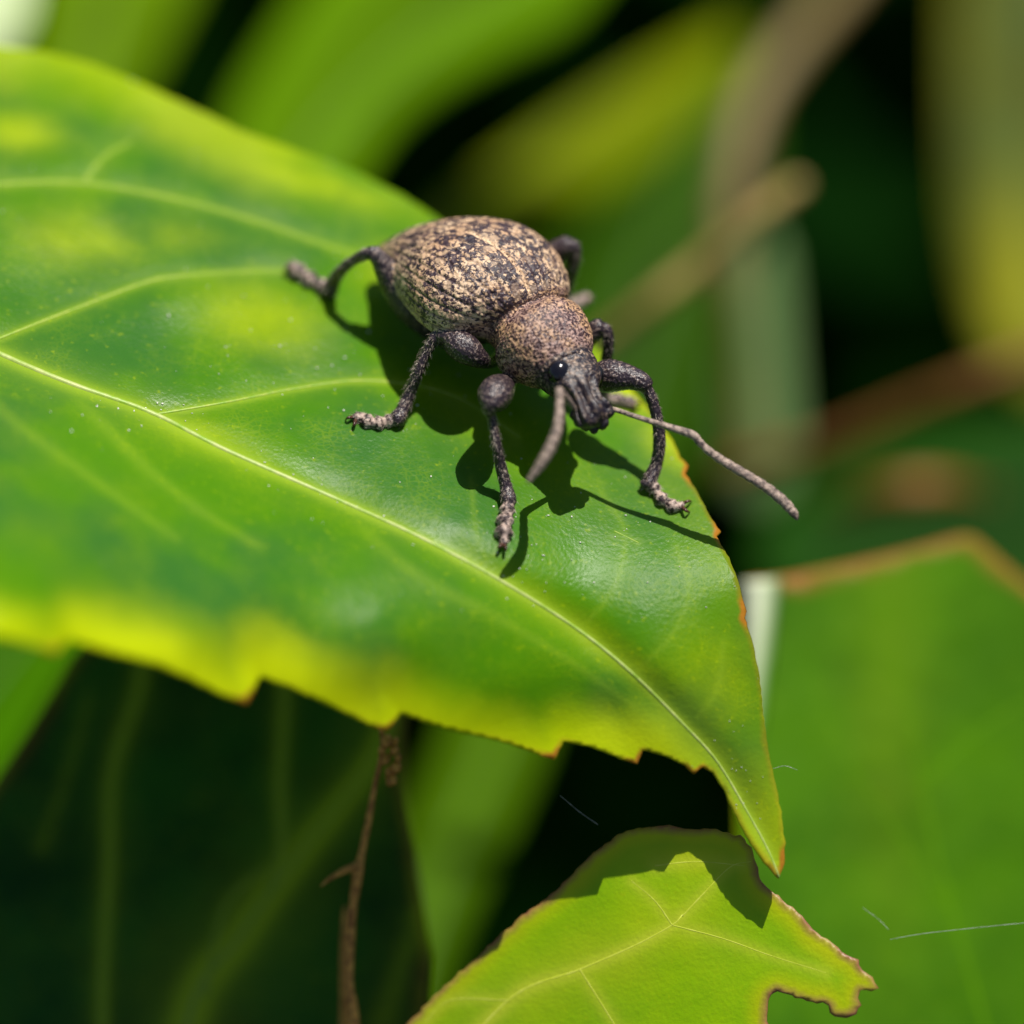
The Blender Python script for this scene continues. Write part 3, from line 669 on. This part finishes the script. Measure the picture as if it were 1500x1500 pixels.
blade('blade', densify(do, 12), Zd, 12, M_d, dl, veins=[(DV[0], 42, 14, .8), (DV[1], 9, 7, .6), (DV[2], 10, 8, .6), (DV[3], 22, 8, .35), (DV[4], 8, 5, .25), (DV[5], 20, 10, .3)])
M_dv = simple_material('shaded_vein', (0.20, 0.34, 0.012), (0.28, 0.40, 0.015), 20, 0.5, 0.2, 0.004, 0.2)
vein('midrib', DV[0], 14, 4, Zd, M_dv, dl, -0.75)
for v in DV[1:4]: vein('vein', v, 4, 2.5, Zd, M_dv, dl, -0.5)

# --- withered twig hanging below the big leaf
M_tw = simple_material('withered_twig', (0.26, 0.08, 0.008), (0.80, 0.40, 0.07), 30, 0.6, 0.8, 0.012)
tw = empty('withered_twig', P(520, 1500, -0.3), 'thin withered brown twig rising in front of the dark shaded leaf', 'twig')
def tubepx(name, pts, mat, parent, n=60, seg=12, bump=0.1):
    V, F, _ = tube(np.array([[*P(a, b, z), r / PPC] for a, b, z, r in pts]), n, seg, bump); return link(name, V, F, mat, parent)
tubepx('stem', [(522, 1640, -.35, 9), (518, 1500, -.33, 9), (511, 1440, -.31, 7), (512, 1390, -.3, 7.5), (517, 1330, -.28, 6), (524, 1280, -.26, 8), (530, 1250, -.26, 5.5), (541, 1195, -.24, 5), (549, 1150, -.22, 4), (560, 1100, -.2, 4), (559, 1065, -.2, 4)], M_tw, tw, 120)
tubepx('thorn', [(526, 1268, -.26, 7), (505, 1275, -.25, 5), (482, 1288, -.24, 3), (470, 1298, -.22, 1.2)], M_tw, tw, 20)
for a, b, r in ((566, 1086, 9), (577, 1098, 7), (565, 1112, 7), (580, 1124, 8), (573, 1142, 8), (560, 1098, 6), (579, 1085, 4.5), (570, 1130, 6), (583, 1110, 5)):
    tubepx('withered_bud', [(a - r * .5, b + r, -.19, r * .4), (a, b, -.17, r), (a + r * .4, b - r, -.19, r * .3)], M_tw, tw, 14, 10, 0.5)
tw2 = empty('slim_twig', P(508, 1600, -0.5), 'reddish slim twig standing just left of the withered twig', 'twig')
tubepx('stem', [(500, 1700, -.6, 6), (504, 1500, -.55, 6), (503, 1400, -.5, 5), (506, 1330, -.5, 3.5)], M_tw, tw2, 40)

# --- blurred leaves behind
def far_leaf(name, outline, Z0, label, green, dark=None, yellow=None, slope=(0, 0), curv=-0.03, mid=None, mar=0.3, rough=0.45, rib=True, transl=0.35, rimamt=0.0, group=None, rim=(0.3, 0.12, 0.02), blotches=()):
    ol = smooth_poly(outline, 2); cx, cy = ol.mean(0)
    Zf = lin(deeper(Z0), cx, cy, slope[0], slope[1], curv, (0.7, 0.7))
    base = ol[ol[:, 1].argmax()]
    e = empty(name, P(base[0], base[1], float(Zf(base[0], base[1]))), label, 'leaf', group)
    m = leaf_material(name, green=green, spec=0.06, dark=dark or tuple(a * .6 for a in green), yellow=yellow or tuple(a * 1.5 for a in green), margin=mar, rough=rough, cell=False, transl=transl, rimamt=rimamt, rimw=0.1, rim=rim)
    blade('blade', densify(ol, 18), Zf, 26, m, e, thick=0.02, blotches=blotches)
    if mid:
        vm = simple_material(name + '_rib', tuple(min(1, a * 1.3 + .03) for a in green), tuple(min(1, a * 1.5 + .05) for a in green), 10, 0.5, 0.2, 0.01, 0.2)
        vein('midrib', mid, 9, 4, Zf, vm, e, -0.2)
    return e
G1 = (0.115, 0.25, 0.0003)
far_leaf('background_leaf', [(290, 330), (335, 170), (400, 60), (480, -60), (700, -200), (1050, -220), (900, -60), (830, 35), (715, 85), (620, 138), (555, 195), (490, 310), (380, 380)], -4.2,
         'broad bright green blurred leaf slanting up behind the big leaf at top centre', G1, slope=(0.1, 0.3), mid=[(380, 330), (520, 150), (700, 0), (880, -120)])
far_leaf('background_leaf', [(560, 420), (645, 315), (733, 245), (850, 165), (980, 85), (1085, 30), (1090, 80), (1020, 160), (945, 235), (840, 300), (760, 360), (680, 430)], -5.0,
         'olive yellow blurred leaf slanting just above the back of the weevil', (0.17, 0.22, 0.0003), slope=(0.1, 0.3), mid=[(620, 380), (780, 240), (950, 110)])
far_leaf('background_leaf', [(760, 520), (830, 360), (920, 250), (1020, 140), (1090, 60), (1110, 200), (1075, 420), (1050, 600), (1000, 720), (900, 720), (800, 640)], -6.5,
         'mid green blurred leaf between the weevil and the grey green blade', (0.028, 0.085, 0.0002), slope=(0.2, 0.5), mid=[(880, 650), (960, 400), (1060, 180)])
far_leaf('background_leaf', [(30, 140), (40, 40), (60, -80), (310, -80), (240, 60), (190, 150), (100, 220)], -4.5,
         'short green blurred leaf in the top left corner beside the pale one', (0.12, 0.23, 0.0005), slope=(0.1, 0.3), mid=[(110, 180), (170, -50)])
far_leaf('sheen_leaf', [(-140, 110), (-130, -120), (40, -120), (45, 10), (10, 60), (-40, 120)], -3.6,  # bright sheen painted as a whitish leaf colour
         'blurred leaf with bright sheen put into its whitish colour, cut by the top left corner', (0.62, 0.70, 0.42), slope=(0.1, 0.3), transl=0.3)
far_leaf('background_leaf', [(-260, 820), (140, 860), (125, 950), (80, 1020), (20, 1115), (-60, 1240), (-240, 1400)], -2.4,
         'plain green blurred leaf at the left edge under the large leaf', (0.055, 0.18, 0.0003), slope=(0.1, 0.2), mid=[(-200, 1250), (0, 980), (80, 880)])
far_leaf('background_leaf', [(520, 1640), (535, 1420), (580, 1250), (640, 1120), (680, 1000), (820, 960), (800, 1080), (740, 1220), (680, 1340), (630, 1460), (600, 1640)], -3.6,
         'narrow olive green blurred leaf standing right of the withered twig', (0.065, 0.15, 0.0003), slope=(0.1, 0.3), mid=[(560, 1560), (640, 1300), (740, 1060)])
far_leaf('blade_leaf', [(1060, 400), (1085, 330), (1130, 340), (1142, 420), (1152, 560), (1162, 680), (1130, 740), (1080, 740), (1062, 600)], -4.6,
         'upright grey green blurred leaf under the brown curved stem', (0.14, 0.24, 0.08), slope=(0.3, 0.2), rough=0.3)
far_leaf('yellow_leaf', [(1400, -160), (1470, -180), (1620, 100), (1700, 420), (1640, 640), (1530, 600), (1450, 520), (1415, 400), (1395, 200)], -4.8,
         'long leaf at the right edge, yellow low down and dull olive grey above', (0.085, 0.13, 0.030), slope=(0.1, 0.4), dark=(0.10, 0.10, 0.006), yellow=(0.44, 0.43, 0.012), mar=0.02,
         blotches=[(1490, 430, 52, 150, 0, .95), (1400, 60, 30, 120, 0, .35)])
far_leaf('background_leaf', [(1090, 800), (1180, 700), (1320, 640), (1480, 610), (1650, 620), (1680, 800), (1560, 900), (1300, 900), (1120, 880)], -4.0,
         'dark green blurred leaf with an orange patch above the broad leaf', (0.009, 0.055, 0.0005), slope=(0.1, 0.5), rimamt=0.0)

def stem_thing(name, pts, label, c1, c2, n=60):
    e = empty(name, P(*pts[0][:3]), label, 'stem')
    m = simple_material(name, c1, c2, 6, 0.55, 0.5, 0.03)
    tubepx('shoot', [(a, b, z, r_ * .72) for a, b, z, r_ in pts], m, e, n, 16, 0.06); return e
stem_thing('curved_stem', [(1330, -160, -6, 34), (1240, -30, -5.6, 36), (1165, 60, -5.2, 38), (1110, 140, -5, 40), (1080, 230, -4.8, 40), (1068, 320, -4.7, 40), (1072, 420, -4.7, 36), (1085, 560, -4.9, 32), (1100, 680, -5, 28)],
           'thick tan brown blurred stem curving down from the top', (0.14, 0.095, 0.022), (0.20, 0.145, 0.04))
stem_thing('pointed_twig', [(850, 530, -3.3, 20), (900, 488, -3.2, 23), (960, 440, -3.1, 24), (1030, 385, -3.1, 25), (1100, 325, -3.0, 24), (1150, 285, -3.0, 24), (1172, 268, -3.0, 20)],
           'straight tan blurred twig slanting up right behind the weevil', (0.24, 0.17, 0.035), (0.34, 0.24, 0.06))
stem_thing('brown_shoot', [(1060, 690, -4.4, 24), (1130, 672, -4.3, 26), (1220, 645, -4.2, 22), (1320, 602, -4.1, 22), (1420, 560, -4.0, 24), (1520, 520, -4.0, 26), (1640, 470, -4, 26)],
           'rusty brown blurred shoot slanting across the right side', (0.12, 0.04, 0.002), (0.18, 0.08, 0.004))
stem_thing('rusty_shoot', [(1215, 745, -4.6, 16), (1270, 728, -4.2, 28), (1330, 716, -4.0, 34), (1390, 712, -4.1, 24), (1450, 722, -4.6, 12)],
           'short orange brown blurred shoot below the rusty brown one', (0.16, 0.04, 0.002), (0.26, 0.09, 0.004))

# --- undergrowth far behind, one mass, deep shade put into its near-black colour
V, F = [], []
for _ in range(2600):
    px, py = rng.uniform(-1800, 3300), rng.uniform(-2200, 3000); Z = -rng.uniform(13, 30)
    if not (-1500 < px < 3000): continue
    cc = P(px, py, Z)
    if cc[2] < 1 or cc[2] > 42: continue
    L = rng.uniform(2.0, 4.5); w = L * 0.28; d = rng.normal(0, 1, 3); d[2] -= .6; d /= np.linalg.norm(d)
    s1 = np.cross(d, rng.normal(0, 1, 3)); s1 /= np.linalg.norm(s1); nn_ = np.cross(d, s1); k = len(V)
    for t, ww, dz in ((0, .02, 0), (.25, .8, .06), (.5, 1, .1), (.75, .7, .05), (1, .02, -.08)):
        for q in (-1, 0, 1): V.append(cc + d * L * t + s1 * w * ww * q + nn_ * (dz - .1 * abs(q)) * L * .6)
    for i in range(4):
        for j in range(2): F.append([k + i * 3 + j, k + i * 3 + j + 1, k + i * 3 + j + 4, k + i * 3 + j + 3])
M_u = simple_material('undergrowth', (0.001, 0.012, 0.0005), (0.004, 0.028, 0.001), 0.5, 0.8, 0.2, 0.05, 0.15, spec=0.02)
o = link('undergrowth', V, F, M_u); tag(o, 'mass of leaves behind everything, coloured blackish green for deep shade', 'foliage', kind='stuff')

# --- threads of spider silk
M_silk = simple_material('silk', (0.15, 0.16, 0.14), (0.55, 0.56, 0.50), 50, 0.3, 0.1, 0.001)
for pts, lb in (([(1304, 1376, .0, .55), (1350, 1368, .0, .6), (1420, 1360, 0, .6), (1520, 1350, 0, .6)], 'long silk thread crossing the broad leaf at the right edge'),
                ([(1264, 1330, -.05, .5), (1285, 1345, -.05, .6), (1302, 1362, -.03, .5)], 'short silk thread slanting above the long one'),
                ([(820, 1165, 0, .4), (850, 1190, 0, .7), (876, 1208, 0, .5)], 'short silk thread against the dark gap above the chewed leaf'),
                ([(1132, 1126, .05, .4), (1150, 1122, .05, .6), (1168, 1128, .05, .4)], 'tiny silk thread beside the right edge of the large leaf')):
    V, F, _ = tube(np.array([[*P(a, b, z), r * .55 / PPC] for a, b, z, r in pts]), 30, 6, 0.3)
    o = link('silk_thread', V, F, M_silk); tag(o, lb, 'silk thread')
